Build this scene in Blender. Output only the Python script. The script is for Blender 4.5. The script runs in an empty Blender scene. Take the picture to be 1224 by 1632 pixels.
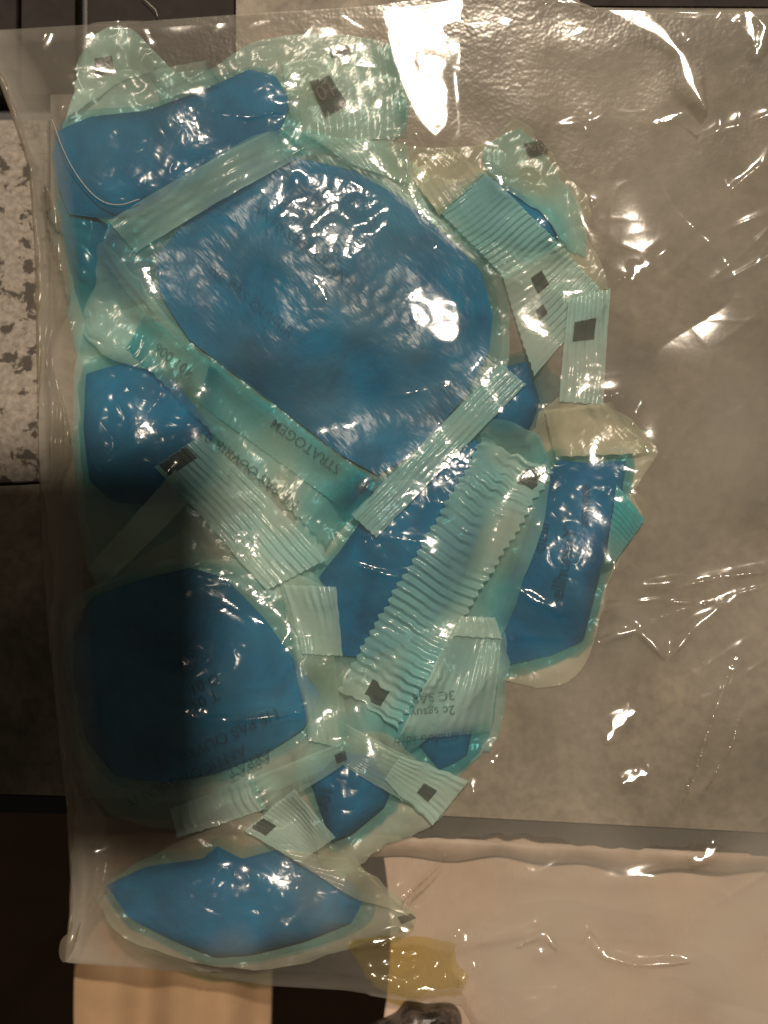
import bpy, math, random
import numpy as np

# ------------------------------------------------------------------ constants
S = 0.00012                 # metres per picture pixel on the worktop
CX, CY = 612.0, 816.0       # the picture centre
CAM_H = 0.45                # lens height above the worktop
DPX = CAM_H / S
rng = np.random.default_rng(11)
random.seed(11)
scene = bpy.context.scene
col = scene.collection

# ------------------------------------------------------------------ camera
cam_d = bpy.data.cameras.new('camera')
cam = bpy.data.objects.new('camera', cam_d)
col.objects.link(cam)
cam.location = (0, 0, CAM_H)
cam_d.sensor_fit = 'VERTICAL'
cam_d.sensor_height = 24.0
cam_d.lens = 24.0 * CAM_H / (1632 * S)
cam_d.clip_start = 0.01
cam_d.clip_end = 20.0
cam_d.dof.use_dof = True
cam_d.dof.focus_distance = CAM_H - 0.007
cam_d.dof.aperture_fstop = 4.2
scene.camera = cam

# ------------------------------------------------------------------ world + lamp
world = bpy.data.worlds.new('World')
scene.world = world
world.use_nodes = True
bg = world.node_tree.nodes['Background']
bg.inputs[0].default_value = (1.0, 0.80, 0.58, 1)
bg.inputs[1].default_value = 0.062

LAMP = (0.100, 0.700, 2.0)
ld = bpy.data.lights.new('ceiling_lamp', 'AREA')
ld.shape = 'DISK'
ld.size = 0.055
ld.energy = 50.0
ld.color = (1.0, 0.83, 0.65)
lo = bpy.data.objects.new('ceiling_lamp', ld)
col.objects.link(lo)
lo.location = LAMP
from mathutils import Vector
lo.rotation_euler = (Vector((0, 0, 0)) - Vector(LAMP)).to_track_quat('-Z', 'Y').to_euler()

scene.view_settings.view_transform = 'Standard'
scene.view_settings.look = 'None'
scene.view_settings.exposure = 0.0
scene.view_settings.gamma = 1.0
scene.view_settings.use_curve_mapping = False
scene.render.engine = 'CYCLES'
scene.cycles.use_denoising = True
scene.cycles.transparent_max_bounces = 24
scene.cycles.max_bounces = 4
scene.cycles.diffuse_bounces = 2
scene.cycles.glossy_bounces = 1
scene.cycles.transmission_bounces = 2
scene.cycles.use_adaptive_sampling = True
scene.cycles.adaptive_threshold = 0.03
scene.cycles.sample_clamp_indirect = 3.0
scene.cycles.caustics_reflective = False
scene.cycles.caustics_refractive = False

# ------------------------------------------------------------------ node helpers
def new_mat(name):
    m = bpy.data.materials.new(name)
    m.use_nodes = True
    nt = m.node_tree
    nt.nodes.clear()
    return m, nt

def N(nt, typ, **kw):
    n = nt.nodes.new(typ)
    for k, v in kw.items():
        if k.startswith('i_'):
            n.inputs[k[2:].replace('_', ' ')].default_value = v
        else:
            setattr(n, k, v)
    return n

def L(nt, a, b):
    nt.links.new(a, b)

def noise(nt, scale, detail=3, rough=0.55, dist=0.0, vec=None):
    n = N(nt, 'ShaderNodeTexNoise')
    n.inputs['Scale'].default_value = scale
    n.inputs['Detail'].default_value = detail
    n.inputs['Roughness'].default_value = rough
    n.inputs['Distortion'].default_value = dist
    if vec is None:
        vec = N(nt, 'ShaderNodeNewGeometry').outputs['Position']
    L(nt, vec, n.inputs['Vector'])
    return n

def ramp(nt, fac, stops):
    r = N(nt, 'ShaderNodeValToRGB')
    els = r.color_ramp.elements
    while len(els) < len(stops):
        els.new(0.5)
    for e, (p, c) in zip(els, stops):
        e.position = p
        e.color = (*c, 1) if len(c) == 3 else c
    L(nt, fac, r.inputs[0])
    return r

def mixrgb(nt, fac, a, b, blend='MIX'):
    m = N(nt, 'ShaderNodeMix', data_type='RGBA', blend_type=blend)
    for sock, v in ((m.inputs[0], fac), (m.inputs[6], a), (m.inputs[7], b)):
        if hasattr(v, 'is_linked'):
            L(nt, v, sock)
        elif isinstance(v, (int, float)):
            sock.default_value = v
        else:
            sock.default_value = (*v, 1)
    return m.outputs[2]

def mathn(nt, op, a, b=0.0, clamp=False):
    m = N(nt, 'ShaderNodeMath', operation=op, use_clamp=clamp)
    for sock, v in ((m.inputs[0], a), (m.inputs[1], b)):
        if hasattr(v, 'is_linked'):
            L(nt, v, sock)
        else:
            sock.default_value = v
    return m.outputs[0]

def bump(nt, layers):
    prev = None
    for h, strength, dist in layers:
        b = N(nt, 'ShaderNodeBump')
        b.inputs['Strength'].default_value = strength
        b.inputs['Distance'].default_value = dist
        L(nt, h, b.inputs['Height'])
        if prev:
            L(nt, prev, b.inputs['Normal'])
        prev = b.outputs[0]
    return prev

def opaque(name, colour_fn, rough=0.5, bumps=None, spec=0.5, sss=0.0):
    m, nt = new_mat(name)
    out = N(nt, 'ShaderNodeOutputMaterial')
    p = N(nt, 'ShaderNodeBsdfPrincipled')
    p.inputs['Roughness'].default_value = rough
    p.inputs['Specular IOR Level'].default_value = spec
    c = colour_fn(nt)
    if hasattr(c, 'is_linked'):
        L(nt, c, p.inputs['Base Color'])
    else:
        p.inputs['Base Color'].default_value = (*c, 1)
    if sss:
        p.inputs['Subsurface Weight'].default_value = sss
        p.inputs['Subsurface Radius'].default_value = (0.0005, 0.002, 0.004)
        p.inputs['Subsurface Scale'].default_value = 0.6
    if bumps:
        L(nt, bump(nt, bumps(nt)), p.inputs['Normal'])
    L(nt, p.outputs[0], out.inputs[0])
    return m

def film(name, haze, haze_col, clear_col, rough, bumps, gloss=1.0, haze_var=0.0, haze_scale=80.0,
         tint=None, translucency=0.5, crink=False):
    """thin clear plastic: see-through, slightly milky, glossy"""
    m, nt = new_mat(name)
    out = N(nt, 'ShaderNodeOutputMaterial')
    nrm = bump(nt, bumps(nt))
    if crink:
        bn = [n for n in nt.nodes if n.type == 'BUMP'][-1]
        ca = N(nt, 'ShaderNodeAttribute', attribute_name='crinkle')
        L(nt, ca.outputs['Fac'], bn.inputs['Strength'])
    tr = N(nt, 'ShaderNodeBsdfTransparent')
    tr.inputs[0].default_value = (*clear_col, 1)
    di = N(nt, 'ShaderNodeBsdfDiffuse')
    tl = N(nt, 'ShaderNodeBsdfTranslucent')
    hc = haze_col
    if tint is not None:
        at = N(nt, 'ShaderNodeAttribute', attribute_name='tint')
        hc = mixrgb(nt, at.outputs['Fac'], haze_col, tint[0])
        tc = mixrgb(nt, at.outputs['Fac'], clear_col, tint[1])
        L(nt, tc, tr.inputs[0])
    for sh in (di, tl):
        if hasattr(hc, 'is_linked'):
            L(nt, hc, sh.inputs[0])
        else:
            sh.inputs[0].default_value = (*hc, 1)
        L(nt, nrm, sh.inputs['Normal'])
    hz = N(nt, 'ShaderNodeMixShader')
    hz.inputs[0].default_value = translucency
    L(nt, di.outputs[0], hz.inputs[1]); L(nt, tl.outputs[0], hz.inputs[2])
    m1 = N(nt, 'ShaderNodeMixShader')
    at = N(nt, 'ShaderNodeAttribute', attribute_name='haze')
    L(nt, mathn(nt, 'MULTIPLY_ADD', at.outputs['Fac'], haze_var if haze_var else 1.0, True), m1.inputs[0])
    nt.nodes[-1].inputs[2].default_value = haze
    L(nt, tr.outputs[0], m1.inputs[1]); L(nt, hz.outputs[0], m1.inputs[2])
    gl = N(nt, 'ShaderNodeBsdfGlossy')
    gl.inputs['Roughness'].default_value = rough
    L(nt, nrm, gl.inputs['Normal'])
    lw = N(nt, 'ShaderNodeLayerWeight')
    lw.inputs[0].default_value = 0.12
    L(nt, nrm, lw.inputs['Normal'])
    fr = mathn(nt, 'MULTIPLY_ADD', lw.outputs['Facing'], 0.10 * gloss)
    nt.nodes[-1].inputs[2].default_value = 0.045 * gloss
    m2 = N(nt, 'ShaderNodeMixShader')
    L(nt, fr, m2.inputs[0])
    L(nt, m1.outputs[0], m2.inputs[1]); L(nt, gl.outputs[0], m2.inputs[2])
    L(nt, m2.outputs[0], out.inputs[0])
    return m

# ------------------------------------------------------------------ materials
def granite_col(nt):
    n1 = noise(nt, 230, 5, 0.6, 0.4)
    n2 = noise(nt, 900, 3, 0.6)
    base = ramp(nt, n2.outputs['Fac'], [(0.3, (0.17, 0.15, 0.128)), (0.7, (0.31, 0.278, 0.24))]).outputs[0]
    spots = ramp(nt, n1.outputs['Fac'], [(0.425, (1, 1, 1)), (0.475, (0, 0, 0))]).outputs[0]
    return mixrgb(nt, spots, base, (0.060, 0.053, 0.043))

def stone_col(nt):
    n1 = noise(nt, 38, 6, 0.68, 0.8)
    n2 = noise(nt, 420, 4, 0.65)
    n3 = noise(nt, 13, 3, 0.55, 1.2)
    a = ramp(nt, n1.outputs['Fac'], [(0.25, (0.075, 0.066, 0.052)), (0.72, (0.33, 0.29, 0.23))]).outputs[0]
    b = ramp(nt, n2.outputs['Fac'], [(0.35, (0.5, 0.5, 0.5)), (0.6, (1, 1, 1))]).outputs[0]
    c = ramp(nt, n3.outputs['Fac'], [(0.36, (0.45, 0.44, 0.42)), (0.62, (1.25, 1.25, 1.25))]).outputs[0]
    return mixrgb(nt, 0.9, mixrgb(nt, 0.6, a, b, 'MULTIPLY'), c, 'MULTIPLY')

def wood_col(nt):
    g = N(nt, 'ShaderNodeNewGeometry')
    mp = N(nt, 'ShaderNodeMapping')
    mp.inputs['Scale'].default_value = (1, 14, 1)
    L(nt, g.outputs['Position'], mp.inputs[0])
    n = noise(nt, 22, 5, 0.6, 1.0, mp.outputs[0])
    return ramp(nt, n.outputs['Fac'], [(0.3, (0.060, 0.030, 0.012)), (0.7, (0.125, 0.068, 0.030))]).outputs[0]

M = {}
M['granite'] = opaque('speckled_granite', granite_col, 0.6, lambda nt: [(noise(nt, 700, 3).outputs['Fac'], 0.2, 0.0002)], 0.15)
M['stone'] = opaque('taupe_stone', stone_col, 0.55, lambda nt: [(noise(nt, 300, 4).outputs['Fac'], 0.3, 0.0004)], 0.3)
M['gap'] = opaque('dark_sealant', lambda nt: (0.010, 0.010, 0.008), 0.5)
M['lip'] = opaque('pale_edge', lambda nt: ramp(nt, noise(nt, 160, 4).outputs['Fac'], [(0.3, (0.34, 0.25, 0.19)), (0.7, (0.52, 0.41, 0.33))]).outputs[0], 0.5,
                  lambda nt: [(noise(nt, 250, 3).outputs['Fac'], 0.3, 0.0006)])
M['wood'] = opaque('brown_floor', wood_col, 0.45, lambda nt: [(noise(nt, 60, 3).outputs['Fac'], 0.15, 0.002)])
M['dark_wood'] = opaque('dark_board', lambda nt: ramp(nt, noise(nt, 120, 4, 0.6, 1.5).outputs['Fac'], [(0.3, (0.008, 0.006, 0.005)), (0.7, (0.020, 0.016, 0.013))]).outputs[0], 0.6, None, 0.15)

def cloth_col(a, b):
    def f(nt):
        n = noise(nt, 90, 4, 0.6)
        return ramp(nt, n.outputs['Fac'], [(0.3, a), (0.7, b)]).outputs[0]
    return f

def weave(nt):
    g = N(nt, 'ShaderNodeNewGeometry')
    w = N(nt, 'ShaderNodeTexWave')
    w.inputs['Scale'].default_value = 420
    w.inputs['Distortion'].default_value = 1.5
    L(nt, g.outputs['Position'], w.inputs['Vector'])
    return [(w.outputs['Fac'], 0.12, 0.0004)]

M['beige'] = opaque('beige_fabric', cloth_col((0.29, 0.19, 0.11), (0.37, 0.245, 0.145)), 0.9, weave, 0.2)
M['pink'] = opaque('pale_fabric', cloth_col((0.50, 0.38, 0.30), (0.62, 0.48, 0.39)), 0.9, weave, 0.2)
M['lump'] = opaque('mottled_stone', lambda nt: ramp(nt, noise(nt, 260, 5, 0.65).outputs['Fac'], [(0.4, (0.012, 0.010, 0.009)), (0.65, (0.13, 0.105, 0.09))]).outputs[0], 0.4,
                   lambda nt: [(noise(nt, 300, 4).outputs['Fac'], 0.6, 0.001)])

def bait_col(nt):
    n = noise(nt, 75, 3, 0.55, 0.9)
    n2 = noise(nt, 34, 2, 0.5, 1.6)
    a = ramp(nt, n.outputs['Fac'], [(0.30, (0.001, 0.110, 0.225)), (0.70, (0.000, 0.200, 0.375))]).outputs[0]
    b = ramp(nt, n2.outputs['Fac'], [(0.40, (0.42, 0.48, 0.52)), (0.50, (1, 1, 1))]).outputs[0]  # darker patches: wet-out paste, and painted tone in place of weak face shading
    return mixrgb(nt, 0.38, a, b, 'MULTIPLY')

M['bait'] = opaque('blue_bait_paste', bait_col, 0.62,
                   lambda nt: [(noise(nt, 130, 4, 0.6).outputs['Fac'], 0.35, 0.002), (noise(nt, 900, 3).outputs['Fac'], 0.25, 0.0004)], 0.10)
M['ink'] = opaque('black_ink', lambda nt: (0.022, 0.020, 0.020), 0.6, None, 0.3)
M['print'] = opaque('faded_print', lambda nt: (0.012, 0.022, 0.034), 0.6, None, 0.3)
def ink(name, colr, cover):
    m, nt = new_mat(name)
    out = N(nt, 'ShaderNodeOutputMaterial')
    tr = N(nt, 'ShaderNodeBsdfTransparent'); di = N(nt, 'ShaderNodeBsdfDiffuse')
    di.inputs[0].default_value = (*colr, 1)
    mx = N(nt, 'ShaderNodeMixShader'); mx.inputs[0].default_value = cover
    L(nt, tr.outputs[0], mx.inputs[1]); L(nt, di.outputs[0], mx.inputs[2]); L(nt, mx.outputs[0], out.inputs[0])
    return m
M['print'] = ink('faded_print', (0.010, 0.018, 0.026), 0.40)
M['print_faint'] = ink('rubbed_print', (0.012, 0.020, 0.030), 0.22)
M['ink'] = ink('black_ink', (0.022, 0.020, 0.020), 0.62)
M['glyph'] = ink('worn_ink', (0.16, 0.15, 0.14), 0.6)
M['phone'] = opaque('black_glass', lambda nt: (0.012, 0.012, 0.013), 0.3)

def long_wrinkle(scale, ang, stretch, k, dist):
    def f(nt):
        g = N(nt, 'ShaderNodeNewGeometry')
        mp = N(nt, 'ShaderNodeMapping', vector_type='TEXTURE')
        mp.inputs['Rotation'].default_value = (0, 0, math.radians(ang))
        mp.inputs['Scale'].default_value = (stretch, 1, 1)
        L(nt, g.outputs['Position'], mp.inputs[0])
        return [(noise(nt, scale, 2.0, 0.62, 0.0, mp.outputs[0]).outputs['Fac'], k, dist)]
    return f

def fine_crinkle(s1, s2, k1, k2):
    def f(nt):
        return [(noise(nt, s1, 1.0, 0.65, 0.0).outputs['Fac'], k1, k2)]
    return f

TINT = ((0.02, 0.54, 0.60), (0.06, 0.62, 0.76))
M['cling'] = film('clear_wrapper', 0.06, (0.30, 0.52, 0.60), (0.92, 0.97, 0.97), 0.20,
                  long_wrinkle(300, -35, 4.0, 0.4, 0.0006), 0.32, 0.07, 120, TINT)
M['cling_big'] = film('crinkled_wrapper', 0.09, (0.42, 0.55, 0.60), (0.92, 0.97, 0.97), 0.36,
                      long_wrinkle(520, -48, 2.6, 0.6, 0.0006), 0.65, 0.10, 120, TINT)
M['flap'] = film('milky_wrapper', 0.37, (0.68, 0.84, 0.74), (0.84, 0.95, 0.92), 0.22,
                 long_wrinkle(480, 55, 2.0, 0.4, 0.0005), 0.35, 0.16, 90, TINT, 0.22)
M['flap_cream'] = film('cream_wrapper', 0.44, (0.74, 0.69, 0.54), (0.82, 0.88, 0.80), 0.22,
                       long_wrinkle(480, 55, 2.0, 0.4, 0.0005), 0.35, 0.16, 90, TINT, 0.22)
M['crimp'] = film('crimped_wrapper', 0.50, (0.68, 0.86, 0.79), (0.80, 0.93, 0.91), 0.20,
                  fine_crinkle(620, 0, 0.4, 0.0004), 0.7, 0.10, 110, TINT, 0.22)
M['bag'] = film('clear_bag_film', 0.065, (0.66, 0.63, 0.56), (0.96, 0.955, 0.94), 0.13,
                fine_crinkle(800, 0, 0.3, 0.0003), 0.7, 0.0, 45, None, 0.4, True)
M['bag_edge'] = film('milky_bag_seam', 0.34, (0.50, 0.44, 0.34), (0.86, 0.85, 0.80), 0.25,
                     fine_crinkle(300, 0, 0.4, 0.0005), 1.0, 0.12, 70)
M['yellow'] = film('yellow_glue', 0.26, (0.64, 0.52, 0.16), (0.90, 0.82, 0.42), 0.15,
                   fine_crinkle(200, 0, 0.6, 0.0008), 1.2, 0.12, 120)
M['fibre'] = opaque('white_fibre', lambda nt: (0.40, 0.38, 0.34), 0.5)

# ------------------------------------------------------------------ mesh helpers
def mesh_obj(name, verts, faces, mat, parent=None, smooth=True, attrs=None):
    me = bpy.data.meshes.new(name)
    v = np.asarray(verts, float)
    me.from_pydata(v.tolist(), [], faces if isinstance(faces, list) else faces.tolist())
    if smooth:
        me.polygons.foreach_set('use_smooth', np.ones(len(me.polygons), bool))
    for k, a in (attrs or {}).items():
        at = me.attributes.new(k, 'FLOAT', 'POINT')
        at.data.foreach_set('value', np.asarray(a, np.float32))
    me.materials.append(mat)
    me.update()
    o = bpy.data.objects.new(name, me)
    col.objects.link(o)
    if parent:
        o.parent = parent
    return o

def tag(o, label=None, cat=None, group=None, kind=None):
    if label: o['label'] = label
    if cat: o['category'] = cat
    if group: o['group'] = group
    if kind: o['kind'] = kind
    return o

def empty(name):
    o = bpy.data.objects.new(name, None)
    o.empty_display_size = 0.005
    col.objects.link(o)
    return o

def grid_faces(nu, nv):
    i = np.arange((nu - 1) * (nv - 1))
    a = (i // (nv - 1)) * nv + i % (nv - 1)
    return np.stack([a, a + nv, a + nv + 1, a + 1], 1)

def w3(X, Y, Z):
    """worktop pixels (x right, y down, z up) to metres"""
    return np.stack([(X - CX) * S, (CY - Y) * S, Z * S], -1).reshape(-1, 3)

def slab(name, pts, z0, z1, mat, parent=None, bev=0.0):
    n = len(pts)
    vs = []
    rings = [(z0, 0.0), (z1 - bev, 0.0), (z1, bev)] if bev else [(z0, 0), (z1, 0)]
    c = np.mean(np.array(pts, float), 0)
    for z, ins in rings:
        for p in pts:
            d = c - np.array(p, float)
            d /= np.linalg.norm(d)
            q = np.array(p, float) + d * ins
            vs.append(((q[0] - CX) * S, (CY - q[1]) * S, z * S))
    fs = []
    for r in range(len(rings) - 1):
        for i in range(n):
            j = (i + 1) % n
            fs.append([r * n + i, r * n + j, (r + 1) * n + j, (r + 1) * n + i])
    fs.append([(len(rings) - 1) * n + i for i in range(n)])
    fs.append([i for i in range(n)][::-1])
    return mesh_obj(name, vs, fs, mat, parent, smooth=False)

# ------------------------------------------------------------------ height map of the pile
G = 4.0
GX0, GY0, GX1, GY1 = -260, -160, 1500, 1800
GW, GH = int((GX1 - GX0) / G), int((GY1 - GY0) / G)
HM = np.zeros((GH, GW))
BLUE = np.zeros((GH, GW))

fy = np.fft.fftfreq(GH)[:, None]
fx = np.fft.rfftfreq(GW)[None, :]
def blur(a, sig_px):
    s = sig_px / G
    return np.fft.irfft2(np.fft.rfft2(a) * np.exp(-2 * (math.pi * s) ** 2 * (fx * fx + fy * fy)), s=a.shape)

def dilate(a, r_px):
    k = max(1, int(round(r_px / G)))
    out = a.copy()
    for ax in (0, 1):
        b = out.copy()
        for d in range(1, k + 1):
            b = np.maximum(b, np.maximum(np.roll(out, d, ax), np.roll(out, -d, ax)))
        out = b
    return out

def noise_map(sig, seed):
    a = blur(np.random.default_rng(seed).standard_normal((GH, GW)), sig)
    return a / a.std()

def noise_aniso(sx, sy, seed):
    a = np.random.default_rng(seed).standard_normal((GH, GW))
    a = np.fft.irfft2(np.fft.rfft2(a) * np.exp(-2 * math.pi ** 2 * ((sx / G * fx) ** 2 + (sy / G * fy) ** 2)), s=a.shape)
    return a / a.std()

def samp(a, X, Y):
    u = np.clip((np.asarray(X) - GX0) / G, 0, GW - 1.001)
    v = np.clip((np.asarray(Y) - GY0) / G, 0, GH - 1.001)
    i, j = u.astype(int), v.astype(int)
    f, g = u - i, v - j
    return (a[j, i] * (1 - f) * (1 - g) + a[j, i + 1] * f * (1 - g) + a[j + 1, i] * (1 - f) * g + a[j + 1, i + 1] * f * g)

def splat(X, Y, Z, target=None):
    t = HM if target is None else target
    i = np.clip(((X - GX0) / G + 0.5).astype(int), 0, GW - 1).ravel()
    j = np.clip(((Y - GY0) / G + 0.5).astype(int), 0, GH - 1).ravel()
    tmp = np.zeros_like(t)
    np.maximum.at(tmp, (j, i), Z.ravel())
    tmp2 = dilate(tmp, G)
    hole = (tmp == 0) & (t < tmp2)
    tmp[hole] = tmp2[hole]
    np.maximum(t, tmp, out=t)

def drape(sig=10, grow=8, lift=1.6):
    d = dilate(HM, grow)
    return np.maximum(blur(d, sig), dilate(HM, G)) + lift

N55 = noise_map(55, 9)
N8, N20, N40 = noise_map(8, 1), noise_map(20, 2), noise_map(40, 3)

def up(P, z):
    """picture points to worktop points at height z (pixels)"""
    P = np.asarray(P, float)
    return (P - [CX, CY]) * (1 - z / DPX) + [CX, CY]

def closed_curve(P, n, lin=0.0):
    P = np.asarray(P, float)
    m = len(P)
    t = np.linspace(0, m, n, endpoint=False)
    i = t.astype(int); f = (t - i)[:, None]
    p0, p1, p2, p3 = P[(i - 1) % m], P[i % m], P[(i + 1) % m], P[(i + 2) % m]
    sp = 0.5 * (2 * p1 + (p2 - p0) * f + (2 * p0 - 5 * p1 + 4 * p2 - p3) * f ** 2 + (3 * p1 - p0 - 3 * p2 + p3) * f ** 3)
    return sp * (1 - lin) + (p1 + (p2 - p1) * f) * lin

def height_at(P):
    c = np.mean(np.asarray(P, float), 0)
    return float(samp(blur(HM, 25), np.array([c[0]]), np.array([c[1]]))[0])

# ------------------------------------------------------------------ sachet pieces
def make_block(parent, P, H, name='bait_block', lump=5.0):
    z0 = height_at(P)
    O = closed_curve(up(P, z0 + H * 0.6), 160, 0.85)
    c = O.mean(0)
    rad = np.concatenate([[0.0], 1 - (1 - np.linspace(0.03, 1, 34)) ** 1.25])
    T = rad[:, None, None]
    XY = c + (O - c)[None] * T
    X, Y = XY[..., 0], XY[..., 1]
    base = np.maximum(blur(dilate(HM, 6), 16), 0)
    zb = samp(base, X, Y) + 1.0
    zs = samp(blur(dilate(HM, 6), 60), X, Y)
    prof = (1 - rad ** 4.0) ** 0.75
    # a few flat faces, softly joined: the paste takes the folds of its wrapper
    span = np.abs(O - c).max()
    acc = 0.0
    for q_ in range(7):
        th = rng.uniform(0, 6.283); sl = rng.uniform(0.12, 0.42) * H / 46
        rr = rng.uniform(0.05, 0.45) * span
        pl = H * rng.uniform(0.92, 1.1) - sl * ((X - c[0]) * math.cos(th) + (Y - c[1]) * math.sin(th) - rr)
        acc = acc + np.exp(-pl / (H * 0.045))
    facet = np.clip(-H * 0.045 * np.log(acc + math.exp(-1.05 / 0.045)), 0.12 * H, None)
    zt = np.maximum(zb + 1.0, 0.6 * zs + 0.4 * zb) + facet * prof[:, None] + (lump * samp(N55, X, Y) + lump * 0.22 * samp(N20, X, Y)) * prof[:, None]
    zt = np.maximum(zt, zb + 0.6)
    nr, ns = X.shape
    vt = w3(X, Y, zt); vb = w3(X, Y, zb)
    idx = np.arange(nr * ns).reshape(nr, ns)
    a = idx[:-1]; b = idx[1:]
    q = np.stack([a, b, np.roll(b, -1, 1), np.roll(a, -1, 1)], -1).reshape(-1, 4)
    k = nr * ns
    qb = q[:, ::-1] + k
    e = idx[-1]
    rim = np.stack([e, e + k, np.roll(e, -1) + k, np.roll(e, -1)], -1)
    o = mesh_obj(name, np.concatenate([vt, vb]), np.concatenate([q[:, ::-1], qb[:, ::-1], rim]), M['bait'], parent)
    # fill the map densely
    XYd = c + (O - c)[None] * np.linspace(0, 1, 120)[:, None, None]
    Zd = np.array([np.interp(np.linspace(0, 1, 120), rad, zt[:, s]) for s in range(ns)]).T
    splat(XYd[..., 0], XYd[..., 1], Zd)
    splat(XYd[..., 0], XYd[..., 1], np.ones_like(Zd), BLUE)
    return o

def tint_at(X, Y, amount, spread):
    b = blur(BLUE, spread)
    st = np.clip(0.38 + samp(b, X, Y) * 0.95 + 0.16 * samp(N20, X, Y), 0, 1) * amount  # teal tint, stronger over and near the blue blocks
    return np.clip(st, 0, 1)

def make_sheet(parent, P, mat='cling', name='wrapper', tint=0.5, spread=14, wr=2.2, jag=2.2, sig=10, lift=1.6):
    z0 = height_at(P) + 10
    O = closed_curve(up(P, z0), 300)
    c = O.mean(0)
    jn = np.interp(np.arange(300), np.arange(0, 301, 6), np.append(rng.standard_normal(50), 0)) * jag
    d = O - c
    O = O + d / np.linalg.norm(d, axis=1)[:, None] * jn[:, None]
    rad = np.linspace(0, 1, 70)
    XY = c + (O - c)[None] * rad[:, None, None]
    X, Y = XY[..., 0], XY[..., 1]
    D = drape(sig, 8, lift)
    Z = samp(D, X, Y) + np.abs(samp(N8, X, Y)) * wr * 0.6 + np.abs(samp(N20, X, Y)) * wr
    nr, ns = X.shape
    idx = np.arange(nr * ns).reshape(nr, ns)
    a, b = idx[:-1], idx[1:]
    q = np.stack([a, np.roll(a, -1, 1), np.roll(b, -1, 1), b], -1).reshape(-1, 4)
    st = tint_at(X, Y, tint, spread).ravel()
    edge = 1.3 * (rad[:, None] ** 10) * np.clip(0.6 + 0.6 * samp(N20, X, Y), 0, 1.4)
    o = mesh_obj(name, w3(X, Y, Z), q, M[mat], parent, attrs={'tint': st, 'haze': (0.5 * samp(N20, X, Y) + 0.5 * samp(N40, X, Y) - edge).ravel()})
    splat(X, Y, Z)
    return o

def make_strip(parent, Q, name='crimped_seal', mat='crimp', ridge='u', n=20, amp=2.4, nu=None, nv=None, tint=0.5,
               spread=16, zig=1.0, marks=(), lift=2.0, bend=(0, 0), wr=1.6, sig=9, profile=1.0):
    """four-cornered crimped flap A B C D: u runs A->B, v runs A->D"""
    z0 = height_at(Q) + 8
    A, B, C, D4 = up(Q, z0)
    lu = np.linalg.norm(B - A); lv = np.linalg.norm(D4 - A)
    nu = nu or int(max(lu / 3.0, n * 7 if ridge == 'u' else 8))
    nv = nv or int(max(lv / 3.0, n * 7 if ridge == 'v' else 8))
    Dm = drape(sig, 8, lift)
    e0 = rng.standard_normal(80); e1 = rng.standard_normal(80)
    ph = rng.uniform(0, 6.28)
    def pos(u, v, dz=0.0):
        U, V = u, v
        if ridge == 'u':    # long edges v=0 and v=1 are cut in a zigzag in step with the ridges
            tri = (np.abs(((U * n) % 1.0) - 0.5) * 2 - 0.5) * zig * 1.3
            V2 = V + tri / lv * (2 * V - 1) ** 3
            U2 = U
        else:
            tri = (np.abs(((V * n) % 1.0) - 0.5) * 2 - 0.5) * zig * 1.3
            U2 = U + tri / lu * (2 * U - 1) ** 3
            V2 = V
        wob = np.interp(U * 24, np.arange(80), e0) * zig * 0.35 / lv
        V2 = V2 + wob * (2 * V - 1)
        U2 = U2 + np.interp(V * 14, np.arange(80), e1) * zig * 0.5 / lu * (2 * U - 1)
        XY = (A * ((1 - U2) * (1 - V2))[..., None] + B * (U2 * (1 - V2))[..., None]
              + C * (U2 * V2)[..., None] + D4 * ((1 - U2) * V2)[..., None])
        XY = XY + np.array(bend, float) * (4 * U * (1 - U))[..., None]
        X, Y = XY[..., 0], XY[..., 1]
        r = U if ridge == 'u' else V
        o_ = V if ridge == 'u' else U
        wav = np.sin(2 * math.pi * (r * n + 0.18 * np.sin(o_ * 5 + ph) + 0.10 * samp(N40, X, Y)))
        wav = np.sign(wav) * np.abs(wav) ** 0.8
        fade = np.clip(0.72 + 0.45 * samp(N20, X, Y) + 0.25 * samp(N8, X, Y), 0.03, 1.4)
        Z = samp(Dm, X, Y) + amp * (1 + wav) * fade * profile + np.abs(samp(N20, X, Y)) * wr + dz
        return X, Y, Z
    u, v = np.meshgrid(np.linspace(0, 1, nu), np.linspace(0, 1, nv), indexing='ij')
    X, Y, Z = pos(u, v)
    st = tint_at(X, Y, tint, spread).ravel()
    edge = 0.0
    if mat.startswith('flap'):
        edge = 2.0 * np.exp(-(np.minimum(u, 1 - u) / 0.10) ** 2) * np.clip(0.7 + 0.6 * samp(N20, X, Y), 0, 1.5)
    f = grid_faces(nu, nv)
    area = np.cross(B - A, D4 - A)
    if area > 0:      # y runs down: keep the normals up
        f = f[:, ::-1]
    o = mesh_obj(name, w3(X, Y, Z), f, M[mat], parent, attrs={'tint': st, 'haze': (0.5 * samp(N20, X, Y) + 0.5 * samp(N40, X, Y) - edge).ravel()})
    for mk in marks:
        cu, cv, du, dv = mk[0], mk[1], mk[2] * 0.85, mk[3] * 0.85
        mu, mv = np.meshgrid(np.linspace(cu - du, cu + du, 22), np.linspace(cv - dv, cv + dv, 22), indexing='ij')
        x, y, z = pos(mu, mv, 0.9)
        fm = grid_faces(22, 22)
        mesh_obj('printed_mark', w3(x, y, z), fm[:, ::-1] if area > 0 else fm, M['ink'], o)
    splat(X, Y, Z)
    return o

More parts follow.
